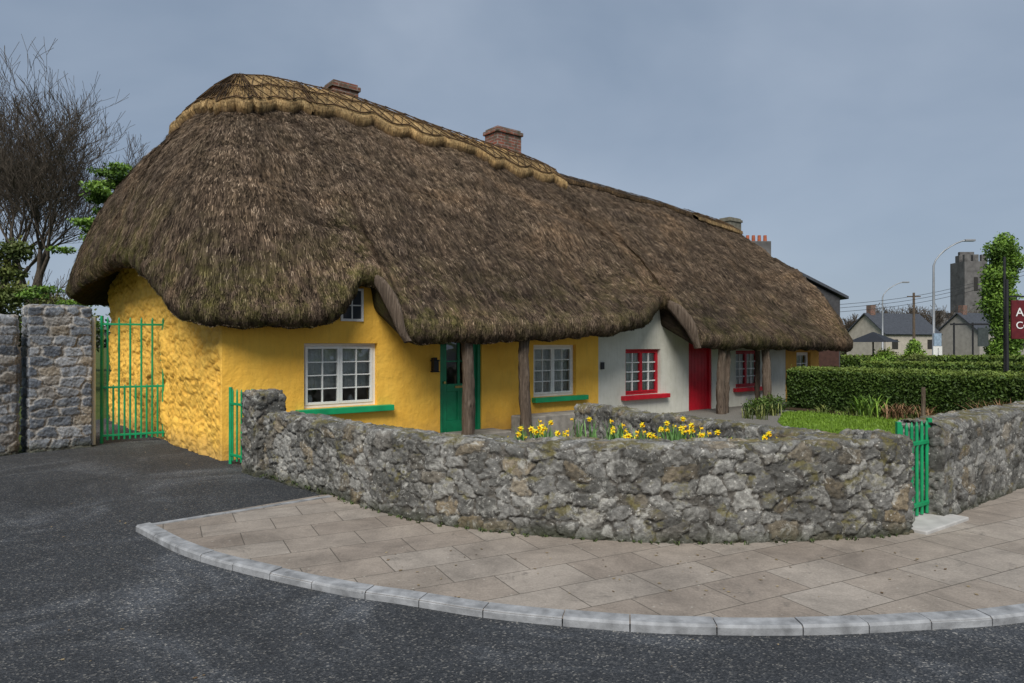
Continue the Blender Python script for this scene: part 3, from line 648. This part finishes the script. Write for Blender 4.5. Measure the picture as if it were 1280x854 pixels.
g=gate('tall_garden_gate',(-6.98,11.62),(-6.10,12.12),-.03,2.14,6,(.10,.92,2.0),.017,.98)
MB().tube([(-7.05,11.5,-.05),(-7.05,11.5,2.1)],[.035,.035],10).obj('white_post',M_wframe,g)
MB().box(-6.2,-6.08,12.04,12.10,1.35,1.52).obj('latch',M_green,g)
gate('picket_gate',(-3.98,9.66),(-3.50,9.22),-.03,1.05,5,(.1,.82),.014)
gate('picket_gate',(3.52,6.22),(4.00,6.55),.0,.92,6,(.12,.70),.015)
# ---------------- foliage tools
def leafcloud(ell,n,size,seed,shell=.45):
    r=np.random.default_rng(seed); ell=np.array(ell,float); vol=np.prod(ell[:,3:6],axis=1)**(2/3.); k=r.choice(len(ell),n,p=vol/vol.sum())
    d=r.normal(size=(n,3)); d/=np.linalg.norm(d,axis=1)[:,None]; rad=r.random(n)**shell
    rad=rad*(1+.12*r.normal(size=n)); c=ell[k,:3]+d*rad[:,None]*ell[k,3:6]
    a=r.normal(size=(n,3)); a/=np.linalg.norm(a,axis=1)[:,None]; b=np.cross(a,r.normal(size=(n,3))); b/=np.linalg.norm(b,axis=1)[:,None]
    s=size*r.uniform(.6,1.4,(n,1)); V=np.stack([c-a*s,c+b*s*.5,c+a*s,c-b*s*.5],1).reshape(-1,3)
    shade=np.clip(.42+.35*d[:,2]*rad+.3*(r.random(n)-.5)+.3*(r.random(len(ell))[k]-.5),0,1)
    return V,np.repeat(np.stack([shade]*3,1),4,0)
def foliage(name,ell,n,size,mat,seed,parent=None,shell=.45):
    V,c=leafcloud(ell,n,size,seed,shell); return meshq(name,V,np.arange(len(V)).reshape(-1,4),mat,parent,c)
def blades(name,cs,npc,h,spread,wd,mat,seed,parent=None,z0=0,curl=.5):
    r=np.random.default_rng(seed); cs=np.array(cs,float); n=len(cs)*npc; b=np.repeat(cs,npc,0); b[:,:2]+=r.normal(0,spread*.25,(n,2))
    a=r.uniform(0,6.28,n); ln=h*r.uniform(.6,1.15,n); sp=spread*r.uniform(.2,1,n); d=np.stack([np.cos(a),np.sin(a),0*a],1); s=np.stack([-np.sin(a),np.cos(a),0*a],1)*wd/2
    V=[]
    for f,wf in ((0,1),(.4,1),(.75,.8),(1,.12)):
        p=b+d*(sp*f**2)[:,None]; p[:,2]+=ln*(f-curl*.35*f**3); V+= [p-s*wf,p+s*wf]
    V=np.stack(V,1); base=np.arange(n)[:,None]*8; F=np.concatenate([base+np.array([0,1,3,2]),base+np.array([2,3,5,4]),base+np.array([4,5,7,6])])
    c=np.repeat(r.random(n),8); return meshq(name,V.reshape(-1,3),F,mat,parent,np.stack([c]*3,1))
M_hedge=mat_leaf('hedge_leaf',[(0,(0.012,0.03,0.006)),(.5,(0.05,0.09,0.013)),(1,(0.15,0.20,0.035))])
M_blade=mat_leaf('daffodil_leaf',[(0,(0.04,0.11,0.025)),(1,(0.15,0.28,0.08))])
M_lawnb=mat_leaf('lawn_blade',[(0,(0.07,0.13,0.01)),(1,(0.17,0.27,0.03))])
M_conif=mat_leaf('conifer_leaf',[(0,(0.025,0.06,0.01)),(.5,(0.11,0.20,0.025)),(1,(0.24,0.38,0.05))])
M_ivy=mat_leaf('ivy_leaf',[(0,(0.025,0.04,0.008)),(.5,(0.09,0.12,0.028)),(1,(0.22,0.23,0.06))])
M_sedge=mat_leaf('dry_sedge',[(0,(0.12,0.06,0.03)),(1,(0.36,0.21,0.11))])
M_bark=simple('bark',(0.085,0.07,0.055),.95,.35,12,.1,.8)
def inpoly(x,y,P):
    c=False; j=len(P)-1
    for i in range(len(P)):
        if (P[i][1]>y)!=(P[j][1]>y) and x<(P[j][0]-P[i][0])*(y-P[i][1])/(P[j][1]-P[i][1])+P[i][0]: c=not c
        j=i
    return c
pts=[]
while len(pts)<13000:
    x=4.2+7*rng.random(); y=7.6+9.3*rng.random()
    if inpoly(x,y,LW): pts.append((x,y,.012))
blades('lawn_grass_blades',pts,1,.05,.03,.012,M_lawnb,3)
df=empty('daffodil_plants'); r=np.random.default_rng(9); cl=[]
for (x,y,s,n) in [(.40,7.3,.24,14),(.60,6.8,.14,5),(1.30,7.25,.26,12),(1.70,7.05,.26,10),(2.05,6.95,.22,9),(1.9,7.8,.25,7),(2.35,6.75,.15,5),(1.15,8.2,.3,5),(.2,7.9,.2,4)]:
    for i in range(n): cl.append((x+r.normal(0,s*.7),y+r.normal(0,s*.5),.36))
blades('leaves',cl,13,.37,.14,.017,M_blade,4,df,curl=.4)
mbp=MB(); mbt=MB(); mbs=MB()
for (x,y,z) in cl:
    for rep in range(1 if random.random()<.8 else 2):
        if random.random()<.08: continue
        h=random.uniform(.24,.43); a=random.uniform(-3.4,.3); hx=x+random.gauss(0,.05); hy=y+random.gauss(0,.05); el=random.uniform(-.5,.3)
        d=np.array([math.cos(a)*math.cos(el),math.sin(a)*math.cos(el),math.sin(el)]); c=np.array([hx,hy,z+h])
        mbs.tube([(hx,hy,z),(hx,hy,z+h*.7),tuple(c-d*.03+np.array([0,0,.006]))],[.004,.004,.003],5,False)
        sx=np.cross(d,[0,0,1.]); sx/=np.linalg.norm(sx); sy=np.cross(sx,d); R_=.036
        for k in range(6):
            t=math.pi*k/3+.2; e=math.cos(t)*sx+math.sin(t)*sy; f=-math.sin(t)*sx+math.cos(t)*sy; b=len(mbp.v)
            mbp.v+=[tuple(c),tuple(c+e*R_*.55+f*R_*.33-d*.004),tuple(c+e*R_*1.1+d*.003),tuple(c+e*R_*.55-f*R_*.33-d*.004)]; mbp.f.append((b,b+1,b+2,b+3))
        mbt.tube([tuple(c),tuple(c+d*.02),tuple(c+d*.032)],[.009,.011,.015],8,False)
mbp.obj('petals',simple('daffodil_petal',(0.82,0.68,0.03),.6,.1),df); mbt.obj('trumpets',simple('daffodil_trumpet',(0.85,0.50,0.01),.6,.1),df); mbs.obj('stems',simple('daffodil_stem',(0.08,0.18,0.03),.6),df)
wl=[]
for p in WP:
    for k in range(2):
        if random.random()<.6: wl.append((p[0]+random.gauss(0,.04),p[1]-.03+random.gauss(0,.015),0))
blades('wall_foot_weeds',wl,6,.03,.04,.010,mat_leaf('weed',[(0,(0.02,0.035,0.01)),(1,(0.08,0.11,0.03))]),11)
gp_=[(-.9+.3*i+random.gauss(0,.1),7.2-.1*i*.6+random.gauss(0,.1),.36) for i in range(12)]
blades('garden_herbs',gp_,14,.2,.15,.02,M_ivy,13)
def hedge(par,A_,dv,Lh,th,H,n,seed,size=.035):
    side=np.array([-dv[1],dv[0]]); r=np.random.default_rng(seed)
    nl=int(Lh/.12); prof=[(0,0),(0,.33*H),(0,.66*H),(.02,.95*H),(.12,H),(.5*th,H+.01),(th-.12,H),(th,.9*H),(th,0)]
    V=np.zeros((nl,len(prof),3))
    for i in range(nl):
        for j,(o,z) in enumerate(prof):
            p=A_+dv*Lh*i/(nl-1)+side*o; V[i,j]=(p[0],p[1],z)
    V+=.035*np.stack([snoise(V,1.3,seed),snoise(V,1.3,seed+1),snoise(V,1.1,seed+2)],-1)
    meshq('hedge_core',V,gridF(nl,len(prof)),simple('hedge_core_%d'%seed,(0.018,0.032,0.008),.95,.5,20,.1,1),par,None,True)
    l=r.random(n)*Lh; k=r.random(n); o=np.where(k<.5,r.normal(-.01,.04,n),r.random(n)*th); z=np.where(k<.5,r.random(n)**.8*H,H+r.normal(.015,.032,n))
    e=k>.93; o=np.where(e,th,o); z=np.where(e,r.random(n)*H,z)
    c=np.stack([A_[0]+dv[0]*l+side[0]*o,A_[1]+dv[1]*l+side[1]*o,z],1)
    a=r.normal(size=(n,3)); a/=np.linalg.norm(a,axis=1)[:,None]; b=np.cross(a,r.normal(size=(n,3))); b/=np.linalg.norm(b,axis=1)[:,None]
    s=size*r.uniform(.5,1.3,(n,1)); VV=np.stack([c-a*s,c+b*s*.5,c+a*s,c-b*s*.5],1).reshape(-1,3)
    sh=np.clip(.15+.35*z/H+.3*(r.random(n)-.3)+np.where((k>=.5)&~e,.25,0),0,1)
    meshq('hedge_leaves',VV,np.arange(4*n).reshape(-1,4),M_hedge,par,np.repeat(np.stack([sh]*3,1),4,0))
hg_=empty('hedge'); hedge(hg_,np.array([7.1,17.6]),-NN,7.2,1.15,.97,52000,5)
hg2=empty('hedge'); hedge(hg2,np.array([12.5,24.5]),np.array([.86,-.5]),9,.9,.95,14000,6,.06)
hg3=empty('hedge'); hedge(hg3,np.array([15,33.]),np.array([.99,-.1]),16,1.2,1.0,10000,8,.1)
poly('hedge_border_soil',[(6.6,17.5),(7.3,17.9),(11.9,12.2),(10.9,11.5),(7.2,16.2)],.02,M_soil)
blades('phormium_plant',[(8.0,15.6,0),(8.2,15.4,0)],40,.55,.4,.03,M_conif,21)
blades('sedge_plant',[(8.35,15.0,0),(8.6,14.9,0),(8.8,14.5,0)],60,.38,.4,.015,M_sedge,22)
blades('low_border_plant',[(7.4+.42*i,16.2-.5*i,0) for i in range(9)],35,.22,.3,.03,M_ivy,23)
blades('bronze_sedge_plant',[(9.0,12.6,0),(9.3,12.3,0),(9.2,12.9,0)],90,.66,.6,.014,M_sedge,24)
foliage('low_shrub',[(6.2,16.3,.2,.35,.35,.25),(5.7,15.9,.18,.3,.3,.22)],2500,.03,M_hedge,25)
blades('iris_plant',[(5.7,15.6,0),(6.0,15.7,0),(5.2,15.1,0),(5.4,14.9,0)],22,.32,.25,.022,M_ivy,26)
MB().tube([(8.55,14.2,0),(8.56,14.21,.75)],[.045,.04],8).obj('wooden_stake',M_wood)

# ---------------- trees
def bare_tree(name,base,h,seed,levels=6,r0=.28,spread=.55,mat=M_bark,parent=None,up=.25,trunk=.24,rmin=.007):
    rr=random.Random(seed); segs=[]
    def br(p,d,Ln,r,l):
        n=3 if l<3 else 2
        for i in range(n):
            d=(d+Vector((rr.gauss(0,.13),rr.gauss(0,.13),rr.gauss(0,.06)+up*.12))).normalized(); q=p+d*Ln/n; r2=r*(.86 if l else .92)
            segs.append((p,q,r,r2,l)); p=q; r=r2
            if l>1 and i<n-1 and l<levels:
                dd=(d+Vector((rr.gauss(0,1),rr.gauss(0,1),rr.gauss(0,.5)+.2)).normalized()*.75).normalized(); br(p,dd,Ln*.62,r*.5,l+1)
        if l>=levels: return
        for i in range(rr.choice((2,2,3)) if l else 5):
            a=rr.uniform(0,6.28); s=spread*rr.uniform(.7,1.35); v=Vector((math.cos(a),math.sin(a),rr.uniform(.0,.5)))
            br(p,(d+v*s*1.3).normalized(),Ln*rr.uniform(.68,.86),r*rr.uniform(.55,.72),l+1)
    br(Vector(base),Vector((0,0,1)),h*trunk,r0,0)
    n=len(segs); P=np.array([[tuple(s[0]),tuple(s[1])] for s in segs]); Rr=np.array([[s[2],s[3]] for s in segs]); Rr=np.maximum(Rr,rmin)
    d=P[:,1]-P[:,0]; d/=np.linalg.norm(d,axis=1)[:,None]; a=np.where(np.abs(d[:,:1])<.8,[[1.,0,0]],[[0,1.,0]]); x=np.cross(d,a); x/=np.linalg.norm(x,axis=1)[:,None]; y=np.cross(d,x)
    k=5; V=np.zeros((n,2,k,3))
    for e in range(2):
        for j in range(k):
            t=2*math.pi*j/k; V[:,e,j]=P[:,e]+Rr[:,e:e+1]*(math.cos(t)*x+math.sin(t)*y)
    b=np.arange(n)[:,None]*2*k; F=np.concatenate([b+np.array([j,(j+1)%k,k+(j+1)%k,k+j]) for j in range(k)])
    return meshq(name,V.reshape(-1,3),F,mat,parent)
bare_tree('bare_tree',(-18.8,26,0),12.4,4,7,.25,.44,up=.45,rmin=.006)
bare_tree('bare_tree',(-23,30,0),13,9,7,.26,.44,up=.45)
iv=empty('ivy_clad_tree'); bare_tree('limbs',(-15.9,23.2,0),6.2,14,4,.16,.5,parent=iv)
r=random.Random(3)
foliage('foliage',[(-16.8+r.gauss(0,1.0),23.0+r.gauss(0,.7),2.0+1.1*k*.30+r.gauss(0,.2),.6,.6,.4) for k in range(10)]+[(-17.5,23,2.3,1.2,1,.9)],13000,.07,M_ivy,31,iv)
cf=empty('conifer_tree')
MB().tube([(-12.9,22.5,0),(-12.8,22.5,4),(-12.75,22.5,7.0)],[.2,.13,.03]).obj('trunk',M_bark,cf)
el=[]
for k in range(60):
    z=2.2+5.3*(k/59)**.9; rad=(8.6-z)*.46; a=r.uniform(0,6.28); q=r.uniform(.25,1)
    el.append((-13.0+rad*q*math.cos(a),22.5+rad*q*math.sin(a),z,.50*(1.1-.07*z)+.08,.42,.13))
foliage('foliage',el,14000,.06,M_conif,33,cf,.6)
sh=empty('ivy_shrub'); foliage('foliage',[(-18.8+r.gauss(0,1.4),21.5+r.gauss(0,.5),1.5+r.random()*1.9,.9,.8,.6) for k in range(12)],15000,.075,M_ivy,37,sh)
foliage('background_shrubs',[(-30+4*i+r.gauss(0,1),42,1.6+r.random()*1.2,2.4,1.5,1.8) for i in range(6)],14000,.16,M_ivy,39)
ct=empty('columnar_tree'); MB().tube([(28.8,40,0),(28.8,40,7)],[.2,.06]).obj('trunk',M_bark,ct)
foliage('foliage',[(28.75+r.gauss(0,.16),40+r.gauss(0,.16),.7+.36*i,.92,.85,.6) for i in range(19)]+[(28.85,40,7.7,.6,.5,.5)],26000,.085,M_conif,41,ct)
dt=empty('distant_trees')
for i,(x,y,h,s) in enumerate([(56,105,7,1),(61,110,9,2),(66,108,8,3),(70,112,9,4),(75,110,8,5),(50,100,6,6),(47,92,6,8),(88,118,8,7),(94,118,9,10),(53,98,7,12),(58,100,8,13)]):
    bare_tree('bare_crown_%d'%i,(x,y,0),h*1.15,50+s,5,.2,.5,parent=dt,rmin=.02)
foliage('understorey',[(44+3.6*i,98+r.gauss(0,3),1.6,2.6,1.5,1.3+r.random()*1.5) for i in range(20)],26000,.22,mat_leaf('distant_scrub',[(0,(0.05,0.045,0.03)),(1,(0.16,0.13,0.09))]),43,dt)
foliage('low_shrub',[(13.9,25.5,.9,.45,.4,.5),(13.5,25.2,.7,.4,.4,.5)],3500,.05,M_conif,44)
foliage('topiary_shrub',[(21.2,36,.8,.6,.6,.7),(21.2,36,1.4,.35,.35,.5)],3500,.06,M_conif,45)
foliage('low_shrub',[(17.0,31,.8,.7,.5,.6),(18.4,31,.7,.6,.5,.5)],4000,.06,M_ivy,46)

# ---------------- right background
M_slate=simple('slate',(0.05,0.055,0.065),.7,.3,5,.3,.5)
M_greystone=simple('ruin_stone',(0.12,0.115,0.11),.95,.35,1.2,.2,.8)
nh=empty('slate_roof_house')
mb=MB(); mb.v=[(7,31,0),(14.9,31,0),(14.9,31,3.75),(11.0,31,5.75),(7,31,4.0),(7,38,0),(14.9,38,0),(14.9,38,3.75),(11.0,38,5.75),(7,38,4.0)]
mb.f=[(0,1,2,3,4),(9,8,7,6,5),(0,5,6,1),(1,6,7,2),(4,9,5,0)]; mb.obj('walls',simple('dark_cladding',(0.05,0.05,0.052),.8,.25),nh)
mb=MB(); mb.v=[(15.2,30.8,3.68),(11.0,30.8,5.82),(11.0,38.2,5.82),(15.2,38.2,3.68),(15.2,30.8,3.80),(11.0,30.8,5.95),(11.0,38.2,5.95),(15.2,38.2,3.80),(6.8,30.8,3.95),(6.8,38.2,3.95),(6.8,30.8,4.07),(6.8,38.2,4.07)]
mb.f=[(4,7,6,5),(0,1,2,3),(0,4,5,1),(3,2,6,7),(0,3,7,4),(8,9,2,1),(10,5,6,11),(8,1,5,10),(9,11,6,2)]; mb.obj('roof',M_slate,nh)
MB().box(11.2,12.35,32.5,33.3,4.6,6.55).obj('chimney_stack',M_greystone,nh,.02)
mb=MB()
for i in range(4): mb.tube([(11.36+.28*i,32.9,6.54),(11.36+.28*i,32.9,6.88)],[.09,.075],10)
mb.obj('chimney_pots',simple('terracotta',(0.35,0.10,0.05),.8),nh)
MB().box(13.3,14.8,30.9,30.98,0.2,2.2).obj('shopfront',simple('shopfront_wood',(0.05,0.022,0.015),.6),nh)
def house(name,x,y,w_,d_,he,hr,wallc,seed):
    g=empty(name,(x,y,0),.35); mb=MB(); mb.v=[(0,0,0),(w_,0,0),(w_,d_,0),(0,d_,0),(0,0,he),(w_,0,he),(w_,d_,he),(0,d_,he),(0,d_/2,hr-.1),(w_,d_/2,hr-.1)]
    mb.f=[(0,1,5,4),(1,2,6,9,5),(2,3,7,6),(3,0,4,8,7)]; mb.obj('walls',simple('house_render_%d'%seed,wallc,.85,.15,2),g)
    mb=MB(); o=.3; mb.v=[(-o,-o,he-.15),(w_+o,-o,he-.15),(w_+o,d_/2,hr),(-o,d_/2,hr),(w_+o,d_+o,he-.15),(-o,d_+o,he-.15)]; mb.f=[(0,1,2,3),(3,2,4,5)]
    ro=mb.obj('roof',M_slate,g); sm=ro.modifiers.new('s','SOLIDIFY'); sm.thickness=.15
    MB().box(.5,1.3,d_/2-.35,d_/2+.35,he,hr+1).obj('chimney',M_brick,g)
    mb=MB()
    for i in range(3): 
        xx=w_*(i+.5)/3
        mb.box(xx-.5,xx+.5,-.03,-.005,1,2.2)
        if he>4: mb.box(xx-.5,xx+.5,-.03,-.005,3.4,4.5)
    mb.obj('windows',M_dark,g)
house('distant_house',46,84,9,6,3.0,5.6,(0.40,0.36,0.30),1); house('distant_house',63,92,10,6,3.4,6.0,(0.30,0.28,0.25),2); house('distant_house',92,112,12,7,3.2,6.2,(0.35,0.33,0.3),3)
ps=empty('garden_parasol'); mb=MB(); mb.tube([(13.7,25.9,0),(13.7,25.9,2.0)],[.03,.03]); mb.tube([(13.7,25.9,1.72),(13.7,25.9,2.1)],[.95,.03],8,False); mb.obj('canopy_and_pole',M_black,ps)
tw=empty('ruined_stone_tower')
mb=MB(); mb.box(79.6,83.6,120,124,0,16.2)
for i in range(3): mb.box(79.6+1.5*i,80.6+1.5*i,120,120.6,16.2,17.4)
mb.box(79.6,80.2,121.5,122.6,16.2,17.4).box(81,83.6,123.4,124,16.2,18.3)
mb.box(76,79.6,121,123,0,6.2).box(76,76.8,121,123,6.2,7.6).box(78.0,78.8,121,123,6.2,7.2)
mb.obj('masonry',M_greystone,tw,.05); MB().box(81.2,81.9,119.95,120.05,11,13.4).box(81.2,81.8,119.95,120.05,5,6.5).obj('window_slits',M_dark,tw)
def lamp(x,y,h,arm):
    g=empty('street_lamp'); mb=MB(); pts=[(x,y,0),(x,y,h*.55),(x,y,h*.8)]
    for t in np.linspace(0,1,8)[1:]: pts.append((x+arm*math.sin(t*1.35)/math.sin(1.35)*t**.6,y,h*.8+h*.2*math.sin(t*1.5)))
    mb.tube(pts,[.10,.08,.065]+[.05]*7,8); mb.obj('column',M_galv,g,0,True)
    e=pts[-1]; MB().box(e[0]-.15,e[0]+.5,y-.14,y+.14,e[2]-.09,e[2]+.05).obj('lantern_head',M_galv,g,.03)
lamp(27.8,45,8.5,2.2); lamp(38,70,8.0,2.2)
ut=empty('utility_pole'); mb=MB(); mb.tube([(36.5,62,0),(36.5,62,6.3)],[.13,.1]); mb.obox((35.9,62),(37.1,62),.1,5.9,6.0); mb.obj('pole',M_wood,ut)
mb=MB()
for off in (0,.7,1.3):
    pts=[]
    for t in np.linspace(0,1,16): pts.append((28+24*t*.75,60,4.4+off*.5+3.6*t-.7*math.sin(math.pi*t)))
    mb.tube(pts,[.018]*16,4)
mb.obj('wires',M_black,ut)
sg=empty('hanging_shop_sign')
MB().tube([(13.05,18,0),(13.05,18,3.35)],[.045,.04]).tube([(13.28,18.4,0),(13.28,18.4,4.0)],[.035,.03]).box(13.09,14.5,17.98,18.02,2.88,2.92).tube([(13.3,18,2.9),(13.3,18,2.8)],[.008,.008],6).tube([(14.3,18,2.9),(14.3,18,2.8)],[.008,.008],6).obj('post_and_bracket',M_black,sg)
MB().box(13.16,14.4,17.975,18.025,1.78,2.80).obj('board',simple('maroon_board',(0.10,0.012,0.015),.5),sg,.01)
for txt,z,s in (("Adare",2.38,.32),("Cottage",2.05,.27)):
    cu=bpy.data.curves.new('lettering','FONT'); cu.body=txt; cu.size=s; cu.extrude=.004; o=link(bpy.data.objects.new('lettering',cu),sg); o.location=(13.26,17.965,z); o.rotation_euler=(math.pi/2,0,0); cu.materials.append(M_wframe)
fs=empty('framed_notice_board'); MB().tube([(25.9,40,0),(25.9,40,2.9)],[.05,.05]).tube([(27.0,40,0),(27.0,40,2.9)],[.05,.05]).box(25.7,27.9,39.95,40.05,2.75,2.85).obj('frame',M_black,fs)
MB().box(27.3,27.9,39.97,40.03,1.5,2.6).obj('panel',simple('panel_dark',(0.05,0.06,0.06),.5),fs)
ws=empty('information_sign'); MB().tube([(26.2,42,0),(26.2,42,1.4)],[.04,.04]).obj('post',M_galv,ws); MB().box(25.9,26.45,41.97,42.03,.9,1.5).obj('panel',M_wframe,ws); MB().box(25.95,26.4,41.96,42.04,1.52,2.3).obj('blue_panel',simple('blue_panel',(0.25,0.33,0.42),.5),ws)
foliage('distant_treeline',[(-260+26*i,300+r.gauss(0,12),3,17,8,6+3*r.random()) for i in range(26)],26000,1.1,mat_leaf('treeline_leaf',[(0,(0.06,0.065,0.055)),(1,(0.13,0.13,0.10))]),51)
r=np.random.default_rng(5); n=260
x=r.uniform(-6,3,n); y=r.uniform(2.6,11,n); z=np.full(n,-.04)
c=np.stack([np.where(y<9,x,x-3),y,z],1); c[:90,0]=r.uniform(-1,4,90); c[:90,1]=r.uniform(4.4,5.5,90); c[:90,2]=.006
keep=~((c[:,0]>-3.2)&(c[:,1]>4.2)&(c[:,2]<0)); c=c[keep]; n=len(c)
a=r.uniform(0,6.28,n); s=r.uniform(.006,.018,(n,1)); d=np.stack([np.cos(a),np.sin(a),.15*r.random(n)],1); e=np.stack([-np.sin(a),np.cos(a),.2*r.random(n)],1)
V=np.stack([c-d*s,c+e*s*.6,c+d*s,c-e*s*.6],1).reshape(-1,3)
meshq('fallen_leaves',V,np.arange(4*n).reshape(-1,4),mat_leaf('dead_leaf',[(0,(0.10,0.06,0.03)),(1,(0.35,0.27,0.15))]),None,np.repeat(np.stack([r.random(n)]*3,1),4,0))
print('done')
